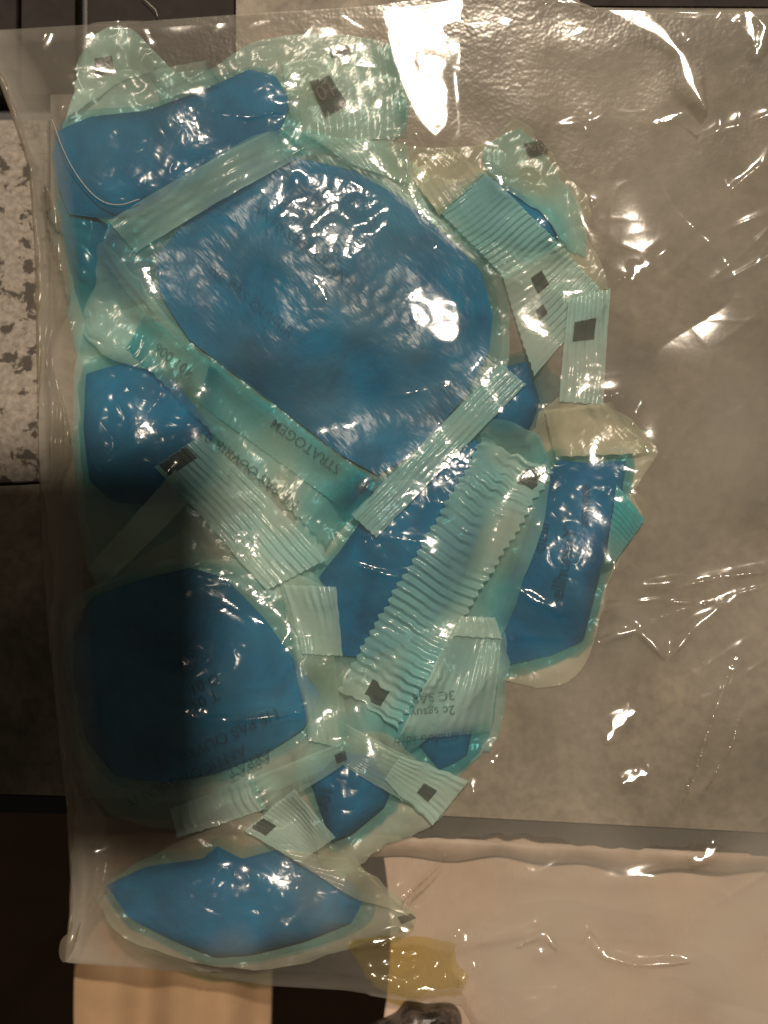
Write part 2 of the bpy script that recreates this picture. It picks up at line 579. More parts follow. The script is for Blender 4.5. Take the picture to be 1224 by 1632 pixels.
def make_mark(parent, Q, mat='ink', dz=1.2):
    z0 = height_at(Q) + 8
    A, B, C, D4 = up(Q, z0)
    u, v = np.meshgrid(np.linspace(0, 1, 14), np.linspace(0, 1, 14), indexing='ij')
    XY = A * ((1 - u) * (1 - v))[..., None] + B * (u * (1 - v))[..., None] + C * (u * v)[..., None] + D4 * ((1 - u) * v)[..., None]
    X, Y = XY[..., 0], XY[..., 1]
    Z = samp(dilate(HM, 2 * G), X, Y) + dz
    f = grid_faces(14, 14)
    if np.cross(B - A, D4 - A) > 0:
        f = f[:, ::-1]
    o = mesh_obj('printed_mark', w3(X, Y, Z), f, M[mat], parent)
    a_ = math.degrees(math.atan2(Q[1][1] - Q[0][1], Q[1][0] - Q[0][0]))
    c_ = np.mean(np.array(Q, float), 0)
    hh = np.hypot(Q[3][0] - Q[0][0], Q[3][1] - Q[0][1])
    if hh > 20:
        make_text(o, '01', c_[0] - 0.42 * hh * math.cos(math.radians(a_)) * 0.6, c_[1] + hh * 0.18, hh * 0.55, a_, 'glyph', 'glyph', 1.7)
    return o

def make_text(parent, body, x, y, size, ang, name='printed_text', mat='print', dz=1.3, stretch=1.0):
    """ang: direction of reading in the picture, degrees clockwise from rightwards (y down)"""
    cu = bpy.data.curves.new('t', 'FONT')
    cu.body = body
    cu.size = 1.0
    cu.offset = 0.012
    ob = bpy.data.objects.new('t', cu)
    col.objects.link(ob)
    me = bpy.data.meshes.new_from_object(ob.evaluated_get(bpy.context.evaluated_depsgraph_get()))
    bpy.data.objects.remove(ob)
    v = np.array([p.co[:2] for p in me.vertices])
    fs = [list(p.vertices) for p in me.polygons]
    a = math.radians(ang)
    ux, uy = math.cos(a), math.sin(a)          # reading direction, y down
    px = v[:, 0] * size * stretch; py = v[:, 1] * size       # py: towards the letters' tops
    z0 = height_at([(x, y)]) + 6
    o = up([(x, y)], z0)[0]
    X = o[0] + px * ux + py * uy
    Y = o[1] + px * uy - py * ux
    Z = samp(dilate(HM, 2 * G), X, Y) + dz + 0.8
    t = mesh_obj(name, w3(X, Y, Z), fs, M[mat], parent, smooth=False)
    bpy.data.meshes.remove(me)
    return t

def sachet(label):
    e = empty('bait_sachet')
    return tag(e, label, 'bait sachet', 'blue bait sachets in the bag')

# ================================================================== SETTING
# worktop: taupe stone with a speckled granite slab let into its left side
z_top = -3.0
tag(slab('worktop', [(-700, 806), (80, 771), (80, 150), (376, 150), (376, -420), (1700, -420), (1700, 1352), (82, 1268), (-700, 1250)], -240, z_top, M['stone']), kind='structure')
g = slab('granite_slab', [(-700, 190), (77, 190), (77, 767), (-700, 802)], -240, z_top + 1.5, M['granite'], None, 3)
tag(g, kind='structure')
jx = np.concatenate([[-700, 82], np.arange(110, 1701, 14)])
jt = [(x, np.interp(x, [-700, 82, 1700], [1254, 1272, 1356]) - 1) for x in jx]
jb = [(x, np.interp(x, [-700, 82, 740, 1700], [1284, 1298, 1334, 1386]) + (rng.normal(0, 3.2) + 5 * math.sin(x * 0.021) if x > 500 else 0)) for x in jx]
tag(slab('dark_joint', jt + jb[::-1], -240, z_top - 8, M['gap']), kind='structure')
# pale rounded lip below the joint on the right
def lip():
    n, m = 200, 24
    u, v = np.meshgrid(np.linspace(0, 1, n), np.linspace(0, 1, m), indexing='ij')
    x = 560 + u * 1100
    yb = 1330 + (x - 560) * 0.052
    y = yb + v * (34 + 5 * np.sin(u * 19) + 4 * np.sin(u * 47 + 1))
    z = z_top - 14 + 5 * np.sin(np.pi * v) - 18 * v ** 2 + 1.5 * samp(N20, x, y)
    return mesh_obj('worktop_lip', w3(x, y, z), grid_faces(n, m)[:, ::-1], M['lip'])
tag(lip(), kind='structure')

# floor of brown boards far below, with a dark joint between them
ZF = -2600.0
def floor_pt(px, py):
    k = 1 - ZF / DPX
    return ((px - CX) * k + CX, (py - CY) * k + CY)
fl = empty('floor'); fl['kind'] = 'structure'
def board(pts):
    slab('floor_board', [floor_pt(*p) for p in pts], ZF - 60, ZF, M['wood'], fl, 6)
d = np.array([-112.0, 122.0]); d /= np.linalg.norm(d)
nrm_ = np.array([d[1], -d[0]])
base_pt = np.array([55.0, 1552.0])
for k in range(-3, 9):
    w_ = 300.0
    o0 = base_pt + nrm_ * (k * w_ + 1.6); o1 = base_pt + nrm_ * ((k + 1) * w_ - 1.6)
    board([o0 - d * 2600, o1 - d * 2600, o1 + d * 2200, o0 + d * 2200])
tag(slab('floor_base', [floor_pt(-3500, -2500), floor_pt(4500, -2500), floor_pt(4500, 4500), floor_pt(-3500, 4500)], ZF - 160, ZF - 70, M['gap']), kind='structure')

# dark boards behind the top edge
pn = empty('dark_panel'); tag(pn, 'dark brown boarded panel behind the top edge of the bag', 'panel')
for x0, x1 in ((-760, 22), (27, 114), (134, 372)):
    slab('board', [(x0, -420), (x1, -420), (x1, 146), (x0, 146)], -150, -45 if x1 < 120 else -38, M['dark_wood'], pn, 4)
slab('backing', [(-770, -430), (376, -430), (374, 147), (-770, 147)], -190, -156, M['gap'], pn)
slab('board', [(905, -420), (1700, -420), (1700, 14), (925, 10)], -2.5, 3, M['dark_wood'], pn, 1)

# cloths hanging below the worktop edge
def cloth(name, x0, x1, y0, y1, z, folds, mat, seed, amp=26, wave=5):
    n, m = 130, 60
    u, v = np.meshgrid(np.linspace(0, 1, n), np.linspace(0, 1, m), indexing='ij')
    k = 1 - z / DPX
    px = x0 + u * (x1 - x0) + wave * np.sin(v * 4 + seed) * (1 - u) - (v * 14) * u
    py = y0 + v * (y1 - y0)
    X = (px - CX) * k + CX; Y = (py - CY) * k + CY
    Z = z + amp * np.sin(folds * u * 6.28 + seed + 0.4 * np.sin(v * 3)) + 0.5 * amp * np.sin(folds * 2.3 * u * 6.28 + seed * 2 + v)
    Z = Z - 60 * v
    Vt = np.concatenate([w3(X, Y, Z), w3(X, Y, Z - 14)])
    f = grid_faces(n, m)[:, ::-1]
    k_ = n * m
    idx = np.arange(k_).reshape(n, m)
    rims = []
    for e in (idx[0], idx[-1][::-1], idx[:, -1], idx[:, 0][::-1]):
        rims.append(np.stack([e[:-1], e[1:], e[1:] + k_, e[:-1] + k_], -1))
    return mesh_obj(name, Vt, np.concatenate([f, f[:, ::-1] + k_] + rims), mat)
tag(cloth('beige_cloth', 118, 440, 1330, 1720, -95, 1.5, M['beige'], 1.3, 16), 'beige cloth with soft vertical folds hanging below the bag', 'cloth')
tag(cloth('pale_cloth', 596, 1500, 1330, 1900, -50, 1.2, M['pink'], 0.4, 7, 26), 'pale pinkish cloth seen through the lower right of the bag', 'cloth')

# mottled dark lump at the bottom edge
def lumpy():
    O = closed_curve([(628, 1628), (650, 1606), (680, 1612), (722, 1612), (738, 1640), (725, 1690), (640, 1700), (570, 1660)], 80)
    c = O.mean(0)
    r = np.linspace(0, 1, 20)
    XY = c + (O - c)[None] * r[:, None, None]
    X, Y = XY[..., 0], XY[..., 1]
    Z = -60 + 55 * ((1 - r ** 3) ** 0.5)[:, None] + 4 * samp(N20, X, Y)
    idx = np.arange(20 * 80).reshape(20, 80)
    a, b = idx[:-1], idx[1:]
    q = np.stack([a, np.roll(a, -1, 1), np.roll(b, -1, 1), b], -1).reshape(-1, 4)
    k = 1600
    Vt = np.concatenate([w3(X, Y, Z), w3(X, Y, np.full_like(Z, -62))])
    return mesh_obj('stone_lump', Vt, np.concatenate([q, q[:, ::-1] + k]), M['lump'])
tag(lumpy(), 'dark mottled grey lump under the bottom edge of the bag', 'stone')

# ================================================================== SACHETS (bottom of the pile first)
s10 = sachet('dark shaded blue sachet under the top left one, at the bag side')
make_block(s10, [(92, 330), (150, 300), (230, 330), (280, 400), (262, 470), (190, 480), (128, 450), (105, 400)], 26)
make_sheet(s10, [(80, 330), (180, 280), (330, 330), (330, 480), (300, 600), (180, 620), (120, 560), (100, 440)], 'flap', 'wrapper_back', tint=0.6, spread=40)
make_sheet(s10, [(86, 320), (160, 290), (270, 330), (305, 400), (285, 500), (200, 560), (140, 520), (112, 430)], 'cling', tint=0.7)

s1 = sachet('long blue sachet in the top left corner with a pale flap above it')
make_sheet(s1, [(118, 140), (128, 90), (150, 55), (200, 40), (235, 75), (250, 110), (330, 110), (420, 60), (560, 55), (645, 90), (650, 190), (590, 245), (470, 250), (330, 320), (220, 370), (130, 330), (100, 230)], 'flap', 'wrapper_back', tint=0.5, spread=26)
make_block(s1, [(88, 205), (140, 182), (230, 172), (320, 140), (395, 106), (438, 118), (462, 160), (440, 215), (380, 270), (310, 310), (250, 340), (170, 350), (112, 342), (90, 290), (82, 240)], 46)
make_sheet(s1, [(84, 190), (150, 165), (240, 160), (330, 122), (400, 95), (455, 108), (478, 160), (455, 225), (390, 285), (315, 325), (250, 355), (165, 362), (100, 350), (80, 280)], 'cling', tint=0.35, spread=10)
make_sheet(s1, [(120, 118), (145, 60), (200, 42), (232, 75), (245, 110), (190, 130), (150, 160), (110, 185), (116, 150)], 'flap', 'flap', tint=0.25)
make_mark(s1, [(150, 92), (178, 88), (182, 112), (150, 120)])
make_strip(s1, [(450, 100), (640, 70), (650, 215), (470, 238)], 'flap', 'flap', 'u', 9, 0.8, tint=0.3)
make_mark(s1, [(493, 132), (525, 118), (555, 165), (518, 186)])
make_mark(s1, [(525, 78), (555, 70), (560, 84), (528, 92)])

s11 = sachet('small blue sachet peeping out between the big sachet and the right one')
make_block(s11, [(745, 600), (840, 575), (862, 640), (838, 700), (785, 690), (740, 650)], 34)
make_sheet(s11, [(735, 590), (850, 560), (900, 620), (885, 700), (800, 710), (730, 660)], 'cling', tint=0.5)

s3 = sachet('sachet with crimped flaps to the upper right of the big blue one')
make_sheet(s3, [(610, 235), (700, 235), (780, 225), (822, 188), (860, 225), (905, 275), (938, 325), (940, 380), (968, 455), (900, 470), (800, 440), (700, 360), (630, 310)], 'flap_cream', 'wrapper_back', tint=0.2, spread=14)
make_block(s3, [(700, 300), (770, 276), (830, 305), (885, 350), (890, 385), (840, 400), (760, 370)], 30)
make_sheet(s3, [(770, 240), (830, 205), (885, 270), (925, 330), (935, 400), (905, 395), (860, 340), (800, 300)], 'flap', 'flap', tint=0.65, spread=18)
make_mark(s3, [(835, 228), (862, 222), (876, 240), (845, 254)])

s6 = sachet('upright narrow blue sachet on the right with cream wrapper edges')
make_sheet(s6, [(850, 680), (880, 640), (930, 625), (985, 655), (1030, 690), (1048, 722), (1012, 785), (1028, 828), (990, 890), (965, 950), (945, 1030), (905, 1090), (850, 1094), (790, 1075), (770, 1000), (800, 880), (835, 780)], 'flap_cream', 'wrapper_back', tint=0.12, spread=10)
make_block(s6, [(892, 732), (940, 738), (1000, 734), (992, 800), (968, 880), (948, 960), (932, 1022), (880, 1046), (802, 1062), (796, 1005), (786, 978), (822, 900), (850, 820), (872, 762)], 46)
make_sheet(s6, [(880, 715), (940, 722), (1012, 720), (1006, 800), (985, 885), (962, 965), (945, 1032), (890, 1060), (798, 1078), (782, 1005), (778, 975), (812, 895), (838, 815), (860, 755)], 'cling', tint=0.6, spread=8)
make_strip(s6, [(982, 772), (962, 898), (978, 896), (1030, 828)], 'crimped_seal', 'crimp', 'u', 13, 1.4, tint=0.9, spread=60)
make_text(s6, 'assisae', 938, 838, 24, -86)
make_text(s6, 'ellhumuY', 896, 955, 30, -78)
make_text(s6, 'quai', 868, 880, 28, -80)

s12 = sachet('mostly hidden blue sachet with a printed pale flap, right of the long ridged seal')
make_sheet(s12, [(600, 1060), (740, 985), (805, 1010), (800, 1150), (760, 1210), (690, 1250), (590, 1190)], 'flap', 'wrapper_back', tint=0.5, spread=24)
make_block(s12, [(655, 1055), (740, 1015), (768, 1090), (745, 1205), (700, 1228), (640, 1150)], 30)
make_sheet(s12, [(640, 1050), (740, 990), (790, 1060), (780, 1180), (700, 1245), (625, 1170)], 'cling', tint=0.6)

s4 = sachet('dark blue sachet at the left side under a printed diagonal flap')
make_sheet(s4, [(125, 560), (220, 490), (340, 500), (500, 620), (620, 760), (580, 900), (450, 945), (300, 925), (170, 950), (124, 820)], 'flap', 'wrapper_back', tint=0.6, spread=50)
make_block(s4, [(135, 595), (200, 578), (275, 605), (335, 680), (335, 760), (250, 805), (180, 800), (140, 765), (130, 680)], 42)
make_sheet(s4, [(128, 585), (200, 562), (290, 590), (350, 680), (345, 780), (250, 870), (170, 900), (135, 830), (124, 690)], 'cling', tint=0.4)

s5 = sachet('blue sachet in the middle, left of the long ridged seal')
make_sheet(s5, [(480, 800), (600, 730), (720, 670), (850, 690), (870, 800), (810, 990), (740, 1110), (640, 1200), (540, 1190), (500, 1050), (480, 920)], 'flap', 'wrapper_back', tint=0.75, spread=40)
make_block(s5, [(600, 765), (680, 725), (760, 700), (790, 760), (760, 870), (720, 960), (660, 1020), (590, 1048), (545, 1046), (530, 985), (508, 920), (540, 880), (575, 830)], 46)
make_sheet(s5, [(590, 755), (680, 712), (770, 690), (805, 760), (780, 870), (735, 970), (670, 1035), (590, 1062), (535, 1055), (518, 985), (498, 920), (530, 870), (565, 820)], 'cling', tint=0.35, spread=8)

s9 = sachet('blue sachet lying along the bottom of the bag')
make_sheet(s9, [(270, 1350), (400, 1300), (520, 1340), (600, 1400), (662, 1468), (580, 1505), (430, 1545), (330, 1538), (200, 1495), (160, 1420)], 'flap_cream', 'wrapper_back', tint=0.25, spread=20)
make_block(s9, [(168, 1415), (230, 1385), (320, 1372), (345, 1352), (385, 1372), (440, 1358), (500, 1385), (560, 1408), (578, 1440), (560, 1475), (490, 1503), (400, 1526), (340, 1530), (270, 1502), (205, 1468)], 44, lump=9)
make_sheet(s9, [(158, 1410), (230, 1372), (315, 1358), (345, 1338), (395, 1355), (445, 1345), (510, 1372), (580, 1398), (600, 1445), (575, 1490), (495, 1518), (400, 1542), (330, 1545), (260, 1515), (195, 1480)], 'cling', tint=0.35, spread=8)
make_mark(s9, [(634, 1462), (655, 1456), (664, 1464), (640, 1474)])

s8 = sachet('small blue sachet above the bottom one, beside a folded pale flap')
make_sheet(s8, [(480, 1215), (560, 1170), (640, 1180), (700, 1300), (620, 1345), (545, 1390), (500, 1340)], 'flap_cream', 'wrapper_back', tint=0.4, spread=18)
make_block(s8, [(488, 1228), (550, 1200), (592, 1206), (624, 1260), (612, 1290), (562, 1330), (530, 1342), (508, 1290)], 40)
make_sheet(s8, [(478, 1222), (550, 1188), (602, 1192), (640, 1260), (625, 1300), (568, 1342), (525, 1356), (498, 1296)], 'cling', tint=0.4, spread=8)
make_strip(s8, [(540, 1150), (742, 1250), (700, 1312), (545, 1216)], 'flap', 'flap', 'v', 8, 0.9, tint=0.25)
make_strip(s8, [(612, 1240), (640, 1200), (748, 1245), (690, 1318)], 'crimped_seal', 'crimp', 'u', 8, 1.8, tint=0.2, marks=((0.42, 0.62, 0.17, 0.13),))
make_text(s8, '101', 522, 1292, 26, -75)

s7 = sachet('large blue sachet at the lower left with printed warning text, half in shadow')
make_sheet(s7, [(110, 965), (200, 915), (300, 890), (440, 895), (515, 930), (540, 1000), (548, 1100), (545, 1190), (480, 1240), (380, 1280), (270, 1320), (170, 1290), (118, 1200), (100, 1080)], 'flap', 'wrapper_back', tint=0.5, spread=22)
make_block(s7, [(114, 990), (150, 950), (220, 925), (300, 906), (356, 922), (418, 985), (470, 1058), (510, 1108), (482, 1164), (415, 1208), (345, 1236), (260, 1252), (180, 1240), (132, 1182), (112, 1080)], 62)
make_sheet(s7, [(106, 985), (145, 940), (220, 912), (300, 898), (380, 906), (442, 955), (496, 1048), (520, 1108), (504, 1170), (436, 1214), (352, 1250), (258, 1266), (172, 1252), (122, 1186), (104, 1080)], 'cling', tint=0.3, spread=8)
make_strip(s7, [(440, 900), (520, 935), (548, 1190), (492, 1180)], 'flap', 'flap', 'u', 5, 0.8, tint=0.25)
make_strip(s7, [(270, 1290), (400, 1240), (425, 1290), (282, 1336)], 'crimped_seal', 'crimp', 'u', 11, 1.8, tint=0.2)
make_strip(s7, [(395, 1245), (545, 1180), (550, 1215), (420, 1300)], 'flap', 'flap', 'v', 4, 0.8, tint=0.35)
make_strip(s7, [(390, 1325), (470, 1255), (535, 1330), (480, 1372)], 'crimped_seal', 'crimp', 'u', 14, 1.0, tint=0.2, marks=((0.22, 0.16, 0.14, 0.15),))
make_mark(s7, [(533, 1203), (550, 1196), (554, 1210), (537, 1217)])
for body, x, y in (('APPAT', 428, 1194), ('ANTICOAGULANT', 388, 1186), ('NE PAS OUVRIR', 440, 1126), ('T 01', 345, 1098)):
    make_text(s7, body, x, y, 25, 180 - 25)
make_text(s7, 'D 01', 345, 1072, 24, 180 - 25)

s2 = sachet('largest blue sachet in the centre under crinkled shiny film')
make_sheet(s2, [(170, 385), (255, 330), (330, 270), (420, 215), (520, 215), (640, 250), (740, 330), (800, 420), (815, 520), (790, 620), (700, 720), (610, 790), (520, 730), (400, 640), (300, 560), (230, 480)], 'flap', 'wrapper_back', tint=0.6, spread=26)
make_block(s2, [(385, 258), (460, 246), (560, 266), (642, 312), (720, 380), (770, 432), (787, 500), (780, 560), (742, 630), (692, 690), (642, 735), (602, 757), (540, 722), (450, 652), (370, 592), (300, 540), (256, 470), (250, 410), (290, 360), (340, 310)], 66)
make_sheet(s2, [(380, 245), (460, 232), (566, 252), (650, 298), (730, 368), (784, 424), (802, 500), (796, 566), (755, 640), (704, 702), (652, 748), (604, 772), (532, 734), (442, 664), (360, 604), (290, 550), (244, 476), (236, 408), (280, 350), (332, 298)], 'cling_big', tint=0.25, spread=6, wr=1.3)
for body, x, y in (('ANTICOAGULANT', 400, 330), ('NE PAS OUVRIR', 330, 430)):
    make_text(s2, body, x, y, 24, 40, mat='print_faint')
make_strip(s2, [(172, 352), (440, 195), (490, 235), (215, 400)], 'flap', 'flap', 'v', 4, 0.9, tint=0.35)
# crimped seals upper right
make_strip(s3, [(690, 325), (768, 268), (892, 392), (800, 442)][0:1] + [(808, 444), (892, 388), (768, 270)], 'crimped_seal', 'crimp', 'u', 17, 2.0, tint=0.55)
make_strip(s3, [(640, 260), (700, 345), (772, 278), (720, 235)], 'flap', 'flap_cream', 'v', 8, 0.9, tint=0.05)
make_strip(s3, [(800, 440), (850, 600), (965, 470), (890, 388)], 'crimped_seal', 'crimp', 'u', 13, 2.4, tint=0.35, marks=((0.28, 0.48, 0.115, 0.11), (0.56, 0.34, 0.07, 0.07)))
make_strip(s3, [(905, 478), (890, 640), (962, 645), (972, 460)], 'crimped_seal', 'crimp', 'v', 5, 1.6, tint=0.35, marks=((0.33, 0.45, 0.11, 0.30),))
# narrow lengthwise seal below the big sachet
make_strip(s2, [(800, 580), (560, 820), (600, 856), (838, 612)], 'crimped_seal', 'crimp', 'v', 5, 1.8, tint=0.45, wr=1.2)
# long ridged seal of the middle sachet
make_strip(s5, [(768, 698), (540, 1098), (634, 1160), (882, 752)], 'crimped_seal', 'crimp', 'u', 31, 3.8, tint=0.55, spread=14, zig=5, marks=((0.055, 0.80, 0.035, 0.13), (0.945, 0.5, 0.035, 0.17)))
# printed flap on the hidden sachet
make_strip(s12, [(725, 992), (632, 1180), (784, 1168), (802, 1000)], 'flap', 'flap', 'v', 9, 0.9, tint=0.25)
make_strip(s12, [(722, 1012), (735, 982), (790, 985), (800, 1018)], 'crimped_seal', 'crimp', 'v', 5, 1.2, tint=0.2)
for body, x, y, sz in (('3C SAS', 725, 1100, 22), ('2c sgsuy', 725, 1124, 21), ('emuloo sdro', 732, 1166, 20)):
    make_text(s12, body, x, y, sz, 176)
# printed diagonal flap and ridged flap on the left sachet
make_sheet(s4, [(158, 395), (178, 398), (215, 440), (262, 498), (310, 560), (270, 590), (180, 575), (130, 522), (150, 450)], 'flap', 'flap', tint=0.45)
make_strip(s4, [(250, 745), (325, 692), (525, 890), (425, 940)], 'crimped_seal', 'crimp', 'u', 9, 2.6, tint=0.5, marks=((0.36, 0.05, 0.33, 0.055),))
make_strip(s4, [(232, 500), (596, 766), (520, 868), (205, 556)], 'flap', 'flap', 'u', 26, 0.7, tint=0.8, spread=30, zig=2)
make_strip(s4, [(335, 582), (596, 766), (552, 815), (315, 640)], 'fold', 'flap', 'u', 26, 0.5, tint=0.95, spread=40, zig=1)
make_text(s4, 'STRATOGEM', 546, 744, 23, 180 + 36)
make_text(s4, 'NE PAS OUVRIR 01', 478, 800, 23, 180 + 38)
make_text(s4, '401 006', 310, 590, 22, 180 + 38)

# loose crumpled wrapper ends lying over the pile
make_strip(s7, [(452, 932), (536, 935), (546, 1045), (482, 1042)], 'crimped_seal', 'crimp', 'u', 6, 1.6, tint=0.3)
make_strip(s4, [(138, 905), (282, 748), (306, 796), (172, 930)], 'flap', 'flap', 'v', 3, 1.4, tint=0.2, wr=3)
make_strip(s6, [(866, 655), (975, 640), (1038, 722), (884, 728)], 'flap', 'flap_cream', 'u', 6, 1.6, tint=0.1, wr=4)
make_strip(s2, [(470, 212), (648, 228), (660, 296), (560, 262)], 'flap', 'flap', 'u', 5, 1.2, tint=0.35, wr=3)
make_strip(s9, [(440, 1352), (560, 1366), (655, 1466), (575, 1436)], 'flap', 'flap_cream', 'v', 3, 1.2, tint=0.15, wr=3)
make_strip(s1, [(236, 112), (330, 92), (352, 138), (262, 166)], 'flap', 'flap', 'u', 4, 1.0, tint=0.3, wr=3)

# yellow patch and thread
yp = make_sheet(None, [(556, 1502), (600, 1490), (680, 1494), (722, 1505), (728, 1535), (746, 1555), (735, 1572), (690, 1580), (650, 1590), (610, 1578), (575, 1545)], 'yellow', 'glue_patch', tint=0, wr=4, jag=2)
tag(yp, 'translucent yellow glue patch near the bottom edge of the bag', 'glue patch')

# ================================================================== BAG
xl = lambda y: np.interp(y, [30, 60, 100, 130, 200, 270, 400, 560, 760, 900, 1000, 1150, 1290, 1400, 1460, 1530], [-70, -45, -18, 0, 26, 48, 57, 60, 64, 70, 78, 92, 108, 114, 112, 104])
yt = lambda x: np.interp(x, [-80, 0, 200, 400, 600, 740, 820, 900, 940, 1100, 1400], [56, 48, 36, 22, 9, -12, -16, 0, 17, 22, 20])
yb = lambda x: np.interp(x, [90, 110, 300, 430, 550, 620, 735, 760, 900, 1500], [1528, 1534, 1550, 1571, 1578, 1590, 1603, 1650, 1690, 1700])
def sdist(X, Y, pts):
    P = np.array(pts, float)
    best = np.full(X.shape, 1e9); tt = np.zeros(X.shape)
    n = len(P) - 1
    for i in range(n):
        a, b = P[i], P[i + 1]
        ab = b - a
        t = np.clip(((X - a[0]) * ab[0] + (Y - a[1]) * ab[1]) / (ab @ ab), 0, 1)
        d = np.hypot(X - a[0] - t * ab[0], Y - a[1] - t * ab[1])
        k = d < best
        best = np.where(k, d, best); tt = np.where(k, (i + t) / n, tt)
    return best, tt

bag = empty('plastic_bag')
tag(bag, 'clear wrinkled plastic bag full of blue bait sachets', 'plastic bag')
def bag_grid(step):
    nv = int(1560 / step); nu = int(1330 / step)
    u, v = np.meshgrid(np.linspace(0, 1, nu), np.linspace(0, 1, nv), indexing='ij')
    yv = 45 + v * 1490
    x = xl(yv) + (1390 - xl(yv)) * u
    y = yt(x) + v * (yb(x) - yt(x))
    return u, v, x, y, nu, nv

def bag_top():
    u, v, X, Y, nu, nv = bag_grid(3.0)
    d = dilate(HM, 12)
    base = np.maximum(blur(d, 18), dilate(HM, 8) - 0) + 3.0
    base = np.maximum(blur(base, 7), dilate(HM, 6) + 1.5)
    Z = samp(base, X, Y)
    cont = np.clip(samp(blur(np.clip(HM, 0, 12) / 12, 25), X, Y), 0, 1)   # 1 over the pile
    free = 1 - cont
    puff = 26 * free * np.clip((X - 600) / 250, 0, 1)
    Z = Z + puff
    # folds and creases
    nA, nB, nC = noise_map(70, 21), noise_map(30, 22), noise_map(14, 23)
    nD = noise_aniso(60, 14, 24)
    calm = 0.12 + 0.7 * np.clip(samp(noise_map(110, 31), X, Y) * 0.6 + 0.15 + 0.5 * np.clip(1 - Y / 300, 0, 1) + 0.6 * np.clip((Y - 1340) / 60, 0, 1), 0, 1)
    nE = noise_aniso(95, 17, 27); nF = noise_aniso(22, 80, 28)
    def turn(a_):
        c_, s_ = math.cos(math.radians(a_)), math.sin(math.radians(a_))
        return 700 + (X - 900) * c_ - (Y - 800) * s_, 800 + (X - 900) * s_ + (Y - 800) * c_
    XR, YR = turn(33 + 0.0)
    XQ, YQ = turn(-24)
    longf = (np.exp(-np.abs(samp(nE, XR, YR)) * 2.2) * 3.6 + np.exp(-np.abs(samp(nF, XQ, YQ)) * 2.4) * 2.4) * free * np.clip(0.05 + 0.6 * samp(noise_map(110, 35), X, Y), 0, 1)
    rg = np.exp(-np.abs(samp(nB, X, Y)) * 3.2) * 4.0 + np.exp(-np.abs(samp(nD, X, Y)) * 4.0) * 2.2
    Z = Z + np.abs(samp(nA, X, Y)) * 5 * (0.3 + free) + calm * (rg * (0.35 + 0.75 * free) + np.abs(samp(nC, X, Y)) * 0.9 * (0.25 + 0.75 * cont))
    Z = Z + longf
    # the empty part is blown up a little: it rises towards the top right
    Z = Z + 0.13 * np.clip(290 - Y, 0, 400) * np.clip((X - 735) / 60, 0, 1)
    creases = [
        ([(700, 45), (830, 48), (880, 12), (960, 28), (1040, 68), (1080, 112), (1092, 160), (1116, 190)], 12, 7),
        ([(1168, 22), (1192, 50), (1198, 118), (1180, 95), (1168, 22)], 10, 6),
        ([(850, 225), (940, 200), (1040, 205), (1090, 180)], 6, 5),
        ([(930, 945), (1030, 1000), (1060, 1048), (1110, 990), (1180, 945)], 9, 5),
        ([(940, 1015), (1015, 1005), (1058, 1050)], 7, 5),
        ([(1000, 935), (1100, 925), (1230, 905)], 5, 4),
        ([(960, 1185), (985, 1150), (1015, 1125)], 9, 7),
        ([(980, 1250), (1040, 1225)], 8, 7),
        ([(1085, 1350), (1110, 1365), (1140, 1340)], 8, 6),
        ([(1090, 1250), (1110, 1190), (1150, 1100), (1180, 1020)], 5, 5),
        ([(720, 1500), (860, 1478), (885, 1510), (845, 1518)], 8, 5),
        ([(925, 1500), (932, 1478), (965, 1520), (1010, 1530), (1110, 1522)], 8, 5),
        ([(555, 1500), (640, 1486)], 8, 5),
        ([(1000, 440), (1030, 425), (1070, 395)], 7, 6),
        ([(300, 1135), (400, 1140), (500, 1128)], 7, 4),
        ([(330, 935), (400, 985), (460, 1010)], 9, 6),
        ([(620, 635), (720, 618)], 6, 4),
        ([(800, 925), (860, 960), (900, 975)], 8, 5),
        ([(570, 850), (680, 862)], 5, 3), ([(560, 900), (660, 925)], 5, 3), ([(640, 800), (730, 800)], 6, 4),
        ([(800, 1010), (900, 1015)], 5, 3),
        ([(620, 330), (640, 240), (655, 225)], 5, 3),
        ([(340, 190), (420, 195), (470, 180)], 6, 4),
        ([(10, 130), (35, 185), (55, 270), (60, 300)], 8, 5),
        ([(90, 560), (100, 700), (95, 860)], 10, 8), ([(78, 500), (82, 620), (90, 760)], 8, 5), ([(110, 900), (112, 1040), (122, 1200)], 8, 6),
        ([(130, 880), (200, 800), (290, 740)], 6, 5), ([(150, 900), (240, 760)], 5, 4),
        ([(118, 1300), (130, 1400), (125, 1500)], 9, 5), ([(150, 1290), (150, 1350)], 8, 5),
        ([(800, 420), (850, 395), (895, 385)], 8, 8),
        ([(640, 1420), (720, 1330), (780, 1250)], 6, 6), ([(800, 1380), (950, 1400), (1120, 1395)], 10, 8),
    ]
    for pts, h, w in creases:
        dd, t = sdist(X, Y, pts)
        prof = np.exp(-(dd / (w * 2.2)) ** 2) * np.clip(np.sin(np.pi * np.clip(t * 0.94 + 0.03, 0, 1)) * 2.2, 0, 1)
        Z = Z + h * 0.55 * prof * (1 + 0.3 * samp(nC, X, Y))
    # glare patches shaped in: film tilted to mirror the lamp into the camera
    def inside(pts, sig):
        P = np.array(pts, float)
        gx, gy = np.meshgrid(GX0 + G * np.arange(GW), GY0 + G * np.arange(GH))
        ins = np.zeros(gx.shape, bool)
        for a, b in zip(P, np.roll(P, -1, 0)):
            c_ = ((a[1] > gy) != (b[1] > gy)) & (gx < (b[0] - a[0]) * (gy - a[1]) / (b[1] - a[1] + 1e-9) + a[0])
            ins ^= c_
        return samp(blur(ins.astype(float), sig), X, Y)
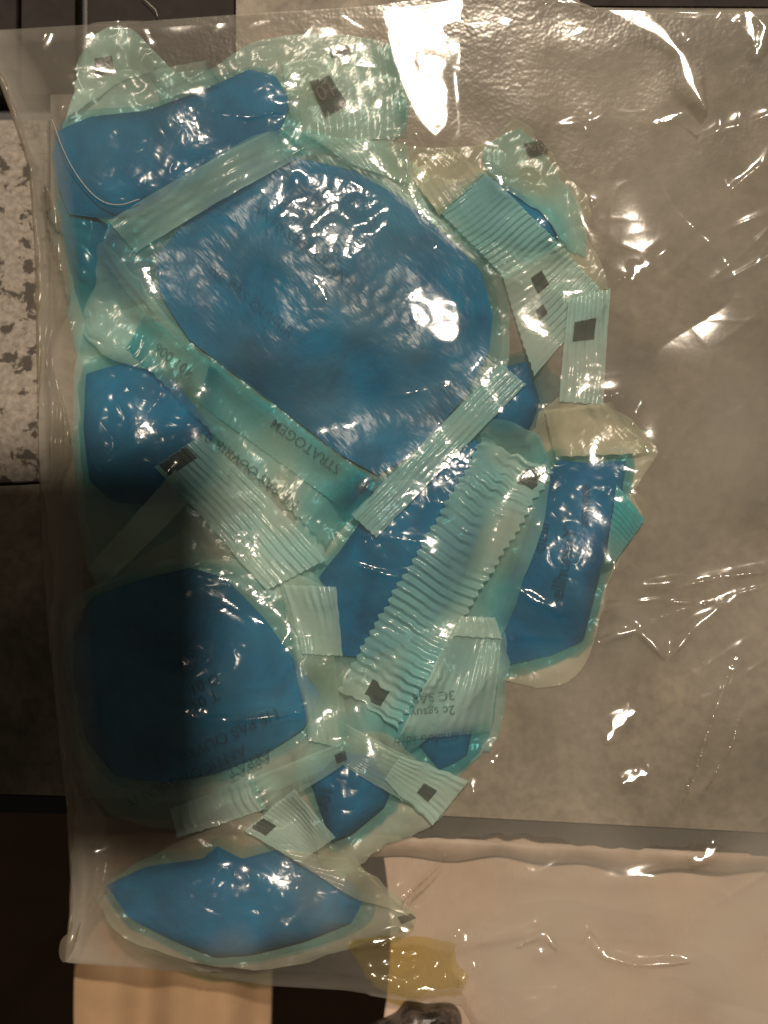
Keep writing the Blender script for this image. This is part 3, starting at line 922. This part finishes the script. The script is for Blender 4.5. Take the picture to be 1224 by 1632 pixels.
    def want(x, y):
        x = np.asarray(x, float); y = np.asarray(y, float)
        p = np.stack([(x - CX) * S, (CY - y) * S, np.zeros_like(x)], -1)
        a = np.array([0, 0, CAM_H]) - p; b = np.array(LAMP) - p
        hv = a / np.linalg.norm(a, axis=-1, keepdims=True) + b / np.linalg.norm(b, axis=-1, keepdims=True)
        return -hv[..., 0] / hv[..., 2], hv[..., 1] / hv[..., 2]
    for pts, pad, pb in (
            ([(585, -30), (765, -30), (742, 50), (720, 120), (724, 205), (695, 245), (652, 200), (622, 135), (602, 60)], 2, 0.20),
            ([(640, 480), (690, 458), (745, 476), (752, 530), (735, 576), (690, 566), (650, 530)], 4, 0.30),
            ([(395, 300), (470, 262), (560, 275), (635, 320), (640, 372), (560, 425), (480, 410), (420, 360)], 1, 0.95)):
        cx_, cy_ = np.mean(np.array(pts, float), 0)
        sx_, sy_ = (float(q_) for q_ in want(cx_, cy_))
        mk = inside(pts, 6 if pb < 0.25 else 9)
        top = np.where(mk > 0.3, Z - (sx_ * (X - cx_) + sy_ * (Y - cy_)), -1e9)
        plane = np.percentile(top[top > -1e8], 85) + pad + sx_ * (X - cx_) + sy_ * (Y - cy_) + 0.00008 * ((X - cx_) ** 2 + (Y - cy_) ** 2) + pb * samp(N8, X, Y)
        Z = Z * (1 - mk) + np.maximum(plane, Z - 3) * mk
    # added narrow facets, sloped to throw the lamp's glint into the camera
    facets = [
        ([(878, 10), (930, 14), (985, 34), (1040, 66), (1076, 104), (1090, 150), (1112, 190)], 19),
        ([(1172, 26), (1184, 60), (1192, 105), (1206, 60), (1180, 30)], 9),
        ([(715, 52), (770, 50), (825, 44)], 9),
        ([(925, 205), (935, 222)], 4), ([(1035, 208), (1060, 200), (1090, 185)], 4),
        ([(1000, 455), (1012, 432), (1030, 425)], 9),
        ([(945, 1018), (1010, 1002), (1032, 1020), (1058, 1052)], 4), ([(1062, 1046), (1100, 1000), (1150, 960)], 3),
        ([(985, 948), (1060, 938), (1150, 918), (1230, 908)], 2.2),
        ([(962, 1180), (980, 1150), (1010, 1130)], 12), ([(985, 1246), (1030, 1225)], 9),
        ([(1090, 1358), (1112, 1364), (1138, 1340)], 10),
        ([(822, 1502), (866, 1476), (884, 1508)], 3.5), ([(926, 1502), (936, 1480), (960, 1516), (1005, 1530), (1105, 1524)], 3.5),
        ([(560, 1502), (600, 1496), (640, 1486)], 5),
        ([(345, 940), (385, 970), (440, 1000)], 5), ([(330, 1136), (400, 1140), (490, 1128)], 3.5),
        ([(618, 634), (700, 622)], 3), ([(812, 930), (850, 955), (890, 968)], 5),
        ([(860, 388), (880, 392), (895, 405)], 6), ([(500, 450), (515, 470), (525, 490)], 5), ([(698, 392), (690, 405)], 5),
        ([(575, 852), (640, 858), (680, 866)], 2.2), ([(560, 896), (620, 915), (660, 928)], 2.2), ([(645, 800), (700, 796), (728, 802)], 3),
        ([(520, 1010), (470, 1012), (455, 1025)], 3), ([(640, 240), (650, 270), (640, 320)], 2.2), ([(340, 192), (400, 196), (450, 186)], 3),
        ([(1090, 1255), (1108, 1200), (1140, 1110), (1168, 1040)], 1.6), ([(1010, 1000), (1100, 965), (1226, 930)], 1.6), ([(1120, 1250), (1160, 1180), (1190, 1090)], 1.3),
        ([(960, 960), (1040, 955), (1120, 962)], 1.5), ([(640, 1432), (700, 1370), (760, 1290)], 1.6), ([(1000, 690), (1010, 660), (1022, 640)], 2),
        ([(780, 1218), (800, 1190)], 2.5), ([(12, 140), (34, 190), (52, 262), (58, 300)], 2.2),
    ]
    for pts, w in facets:
        P = np.array(pts, float)
        seg = np.linalg.norm(np.diff(P, axis=0), axis=1)
        cum = np.append(0, np.cumsum(seg)); tq = np.linspace(0, cum[-1], 80)
        qx = np.interp(tq, cum, P[:, 0]); qy = np.interp(tq, cum, P[:, 1])
        gx_, gy_ = want(qx, qy)
        I = np.append(0, np.cumsum(0.5 * (gx_[1:] + gx_[:-1]) * np.diff(qx) + 0.5 * (gy_[1:] + gy_[:-1]) * np.diff(qy)))
        box = (X > P[:, 0].min() - 40) & (X < P[:, 0].max() + 40) & (Y > P[:, 1].min() - 40) & (Y < P[:, 1].max() + 40)
        x_, y_ = X[box], Y[box]
        d2 = (x_[:, None] - qx) ** 2 + (y_[:, None] - qy) ** 2
        kk = d2.argmin(1); dd = np.sqrt(d2[np.arange(len(kk)), kk])
        fx_, fy_ = want(x_, y_)
        zf = I[kk] + fx_ * (x_ - qx[kk]) + fy_ * (y_ - qy[kk])
        width = w * (0.45 + 0.75 * np.abs(np.sin(kk / 80 * 7.3 + P[0, 0]))) * np.clip(4.0 * np.minimum(kk, 79 - kk) / 80 + 0.25, 0, 1)
        mk = np.exp(-(dd / np.maximum(width * 1.25, 0.8)) ** 4)
        zc = Z[box]
        near = dd < w
        off = np.percentile(zc[near] - zf[near], 70) + 1.0
        Z[box] = zc * (1 - mk) + (zf + off + 0.12 * samp(N8, x_, y_)) * mk
    # pinch the sheet down at its outer edges
    ed = np.minimum(np.minimum((X - xl(Y)), (Y - yt(X))), (yb(X) - Y))
    k = np.clip(np.minimum(np.minimum((X - xl(Y)) / 36.0, (Y - yt(X)) / 12.0), (yb(X) - Y) / 30.0), 0, 1) ** 0.6
    pile = samp(dilate(HM, 6), X, Y)
    Z = np.maximum(Z * k + 2.5, pile + 1.2)
    band = np.clip(1 - ed / 28.0, 0, 1)
    leftband = np.clip(1 - (X - xl(Y)) / 75.0, 0, 1)
    hz = 0.10 * band + 0.34 * leftband ** 0.7 + 0.05 * free * np.clip((X - 650) / 200, 0, 1)
    cl = np.clip(0.5 + 0.35 * samp(noise_map(90, 41), X, Y) + 0.25 * samp(N40, X, Y), 0, 1.3)
    hz = hz + 0.19 * cl * free * np.clip((X - 600) / 200, 0, 1)
    hz = hz + 0.07 * np.clip(1 - Y / 330.0, 0, 1) + 0.15 * np.clip((Y - 1310) / 120, 0, 1) * (0.6 + 0.4 * np.clip(samp(N40, X, Y), -1, 1.5))
    return mesh_obj('front_film', w3(X, Y, Z), grid_faces(nu, nv)[:, ::-1], M['bag'], bag, attrs={'haze': hz.ravel(), 'crinkle': (0.03 + 0.22 * cont ** 1.5 * np.clip(0.55 + 0.45 * samp(N40, X, Y), 0.1, 1.3) + 0.03 * np.clip(1 - Y / 250, 0, 1)).ravel()})
bag_top()

def bag_back():
    u, v, X, Y, nu, nv = bag_grid(16.0)
    Z = -0.5 + 0.4 * samp(N20, X, Y)
    hz = np.full(X.size, 0.02)
    return mesh_obj('back_film', w3(X, Y, Z), grid_faces(nu, nv)[:, ::-1], M['bag'], bag, attrs={'haze': hz, 'crinkle': hz * 5})
bag_back()

def seam():
    n, m = 320, 10
    u, v = np.meshgrid(np.linspace(0, 1, n), np.linspace(0, 1, m), indexing='ij')
    Y = 60 + u * 1465
    wd = 9 + 6 * np.sin(u * 9) + 5 * np.sin(u * 23 + 1) + 12 * np.exp(-((u - 0.62) / 0.12) ** 2)
    X = xl(Y) - 2 + v * wd
    Z = 3 + 5 * np.sin(np.pi * v) + 1.5 * samp(N8, X, Y)
    return mesh_obj('side_seam', w3(X, Y, Z), grid_faces(n, m)[:, ::-1], M['bag_edge'], bag)
seam()
def gusset(y0, y1, inset, wid, sd):
    n, m = 220, 16
    u, v = np.meshgrid(np.linspace(0, 1, n), np.linspace(0, 1, m), indexing='ij')
    Y = y0 + u * (y1 - y0)
    wd = wid * np.sin(np.pi * np.clip(u * 0.96 + 0.02, 0, 1)) ** 0.5 * (1 + 0.35 * np.sin(u * 7 + sd) + 0.2 * np.sin(u * 17 + 2 * sd))
    X = xl(Y) + inset + 6 * np.sin(u * 6 + sd) + v * wd
    Z = samp(dilate(HM, 10), X, Y) + 4 + 5 * np.sin(np.pi * v) + 3 * np.sin(v * 9 + u * 5) + 1.0 * samp(N8, X, Y)
    return mesh_obj('side_fold', w3(X, Y, Z), grid_faces(n, m)[:, ::-1], M['bag_edge'], bag)
gusset(300, 760, 12, 38, 0.6)
gusset(640, 1010, 22, 40, 2.1)
gusset(1180, 1500, 14, 34, 4.0)
def corner_tab():
    O = closed_curve([(118, 1490), (108, 1488), (97, 1500), (95, 1522), (103, 1533), (114, 1520), (120, 1505)], 60)
    c = O.mean(0); r = np.linspace(0, 1, 12)
    XY = c + (O - c)[None] * r[:, None, None]
    X, Y = XY[..., 0], XY[..., 1]
    Z = 6 + 6 * (1 - r[:, None] ** 2) + 1.2 * samp(N8, X, Y)
    idx = np.arange(12 * 60).reshape(12, 60)
    a, b = idx[:-1], idx[1:]
    q = np.stack([a, np.roll(a, -1, 1), np.roll(b, -1, 1), b], -1).reshape(-1, 4)
    return mesh_obj('corner_tab', w3(X, Y, Z), q, M['bag_edge'], bag)
corner_tab()

# stray fibres
def fibre(name, pts, rad, label, lift=2.0, follow=True):
    P = np.array(pts, float)
    t = np.linspace(0, len(P) - 1, 60)
    i = np.clip(t.astype(int), 0, len(P) - 2); f = (t - i)[:, None]
    pad = np.vstack([2 * P[0] - P[1], P, 2 * P[-1] - P[-2]])
    p0, p1, p2, p3 = pad[i], pad[i + 1], pad[i + 2], pad[i + 3]
    C = 0.5 * (2 * p1 + (p2 - p0) * f + (2 * p0 - 5 * p1 + 4 * p2 - p3) * f ** 2 + (3 * p1 - p0 - 3 * p2 + p3) * f ** 3)
    z = samp(blur(dilate(HM, 16), 14), C[:, 0], C[:, 1]) + lift if follow else np.full(60, lift)
    tan = np.gradient(C, axis=0); tan /= np.linalg.norm(tan, axis=1)[:, None]
    nn = np.stack([-tan[:, 1], tan[:, 0]], 1)
    vs = []
    for k in range(6):
        a = k * math.pi / 3
        vs.append(w3(C[:, 0] + nn[:, 0] * rad * math.cos(a), C[:, 1] + nn[:, 1] * rad * math.cos(a), z + rad * math.sin(a)))
    V = np.stack(vs, 1).reshape(-1, 3)
    fs = [[s * 6 + k, s * 6 + (k + 1) % 6, (s + 1) * 6 + (k + 1) % 6, (s + 1) * 6 + k] for s in range(59) for k in range(6)]
    return tag(mesh_obj(name, V, fs, M['fibre']), label, 'fibre')
fibre('fibre', [(88, 196), (110, 250), (140, 300), (170, 330), (200, 338), (232, 330)], 0.65, 'thin white curved fibre lying over the top left sachet', 16)
fibre('fibre', [(222, -12), (236, 2), (246, 12), (249, 22)], 0.6, 'short stray fibre on the dark boards at the top edge', -20, False)

# the phone that takes the picture: its body keeps the lamp off the lower left of the bag
def phone():
    x1, y1 = -0.0010, 0.1680
    w, h, t, r = 0.125, 0.060, 0.008, 0.006
    z = CAM_H + 0.004
    pts = []
    for cx_, cy_, a0 in ((x1 - r, y1 - r, 0), (x1 - w + r, y1 - r, 90), (x1 - w + r, y1 - h + r, 180), (x1 - r, y1 - h + r, 270)):
        for k in range(9):
            a = math.radians(a0 + k * 90 / 8)
            pts.append((cx_ + r * math.cos(a), cy_ + r * math.sin(a)))
    n = len(pts)
    vs = [(x, y, z) for x, y in pts] + [(x, y, z + t) for x, y in pts]
    fs = [list(range(n))[::-1], list(range(n, 2 * n))] + [[i, (i + 1) % n, (i + 1) % n + n, i + n] for i in range(n)]
    e = empty('phone')
    tag(e, 'black phone held above the bag by the photographer', 'phone')
    mesh_obj('phone_body', vs, fs, M['phone'], e, smooth=False)
phone()
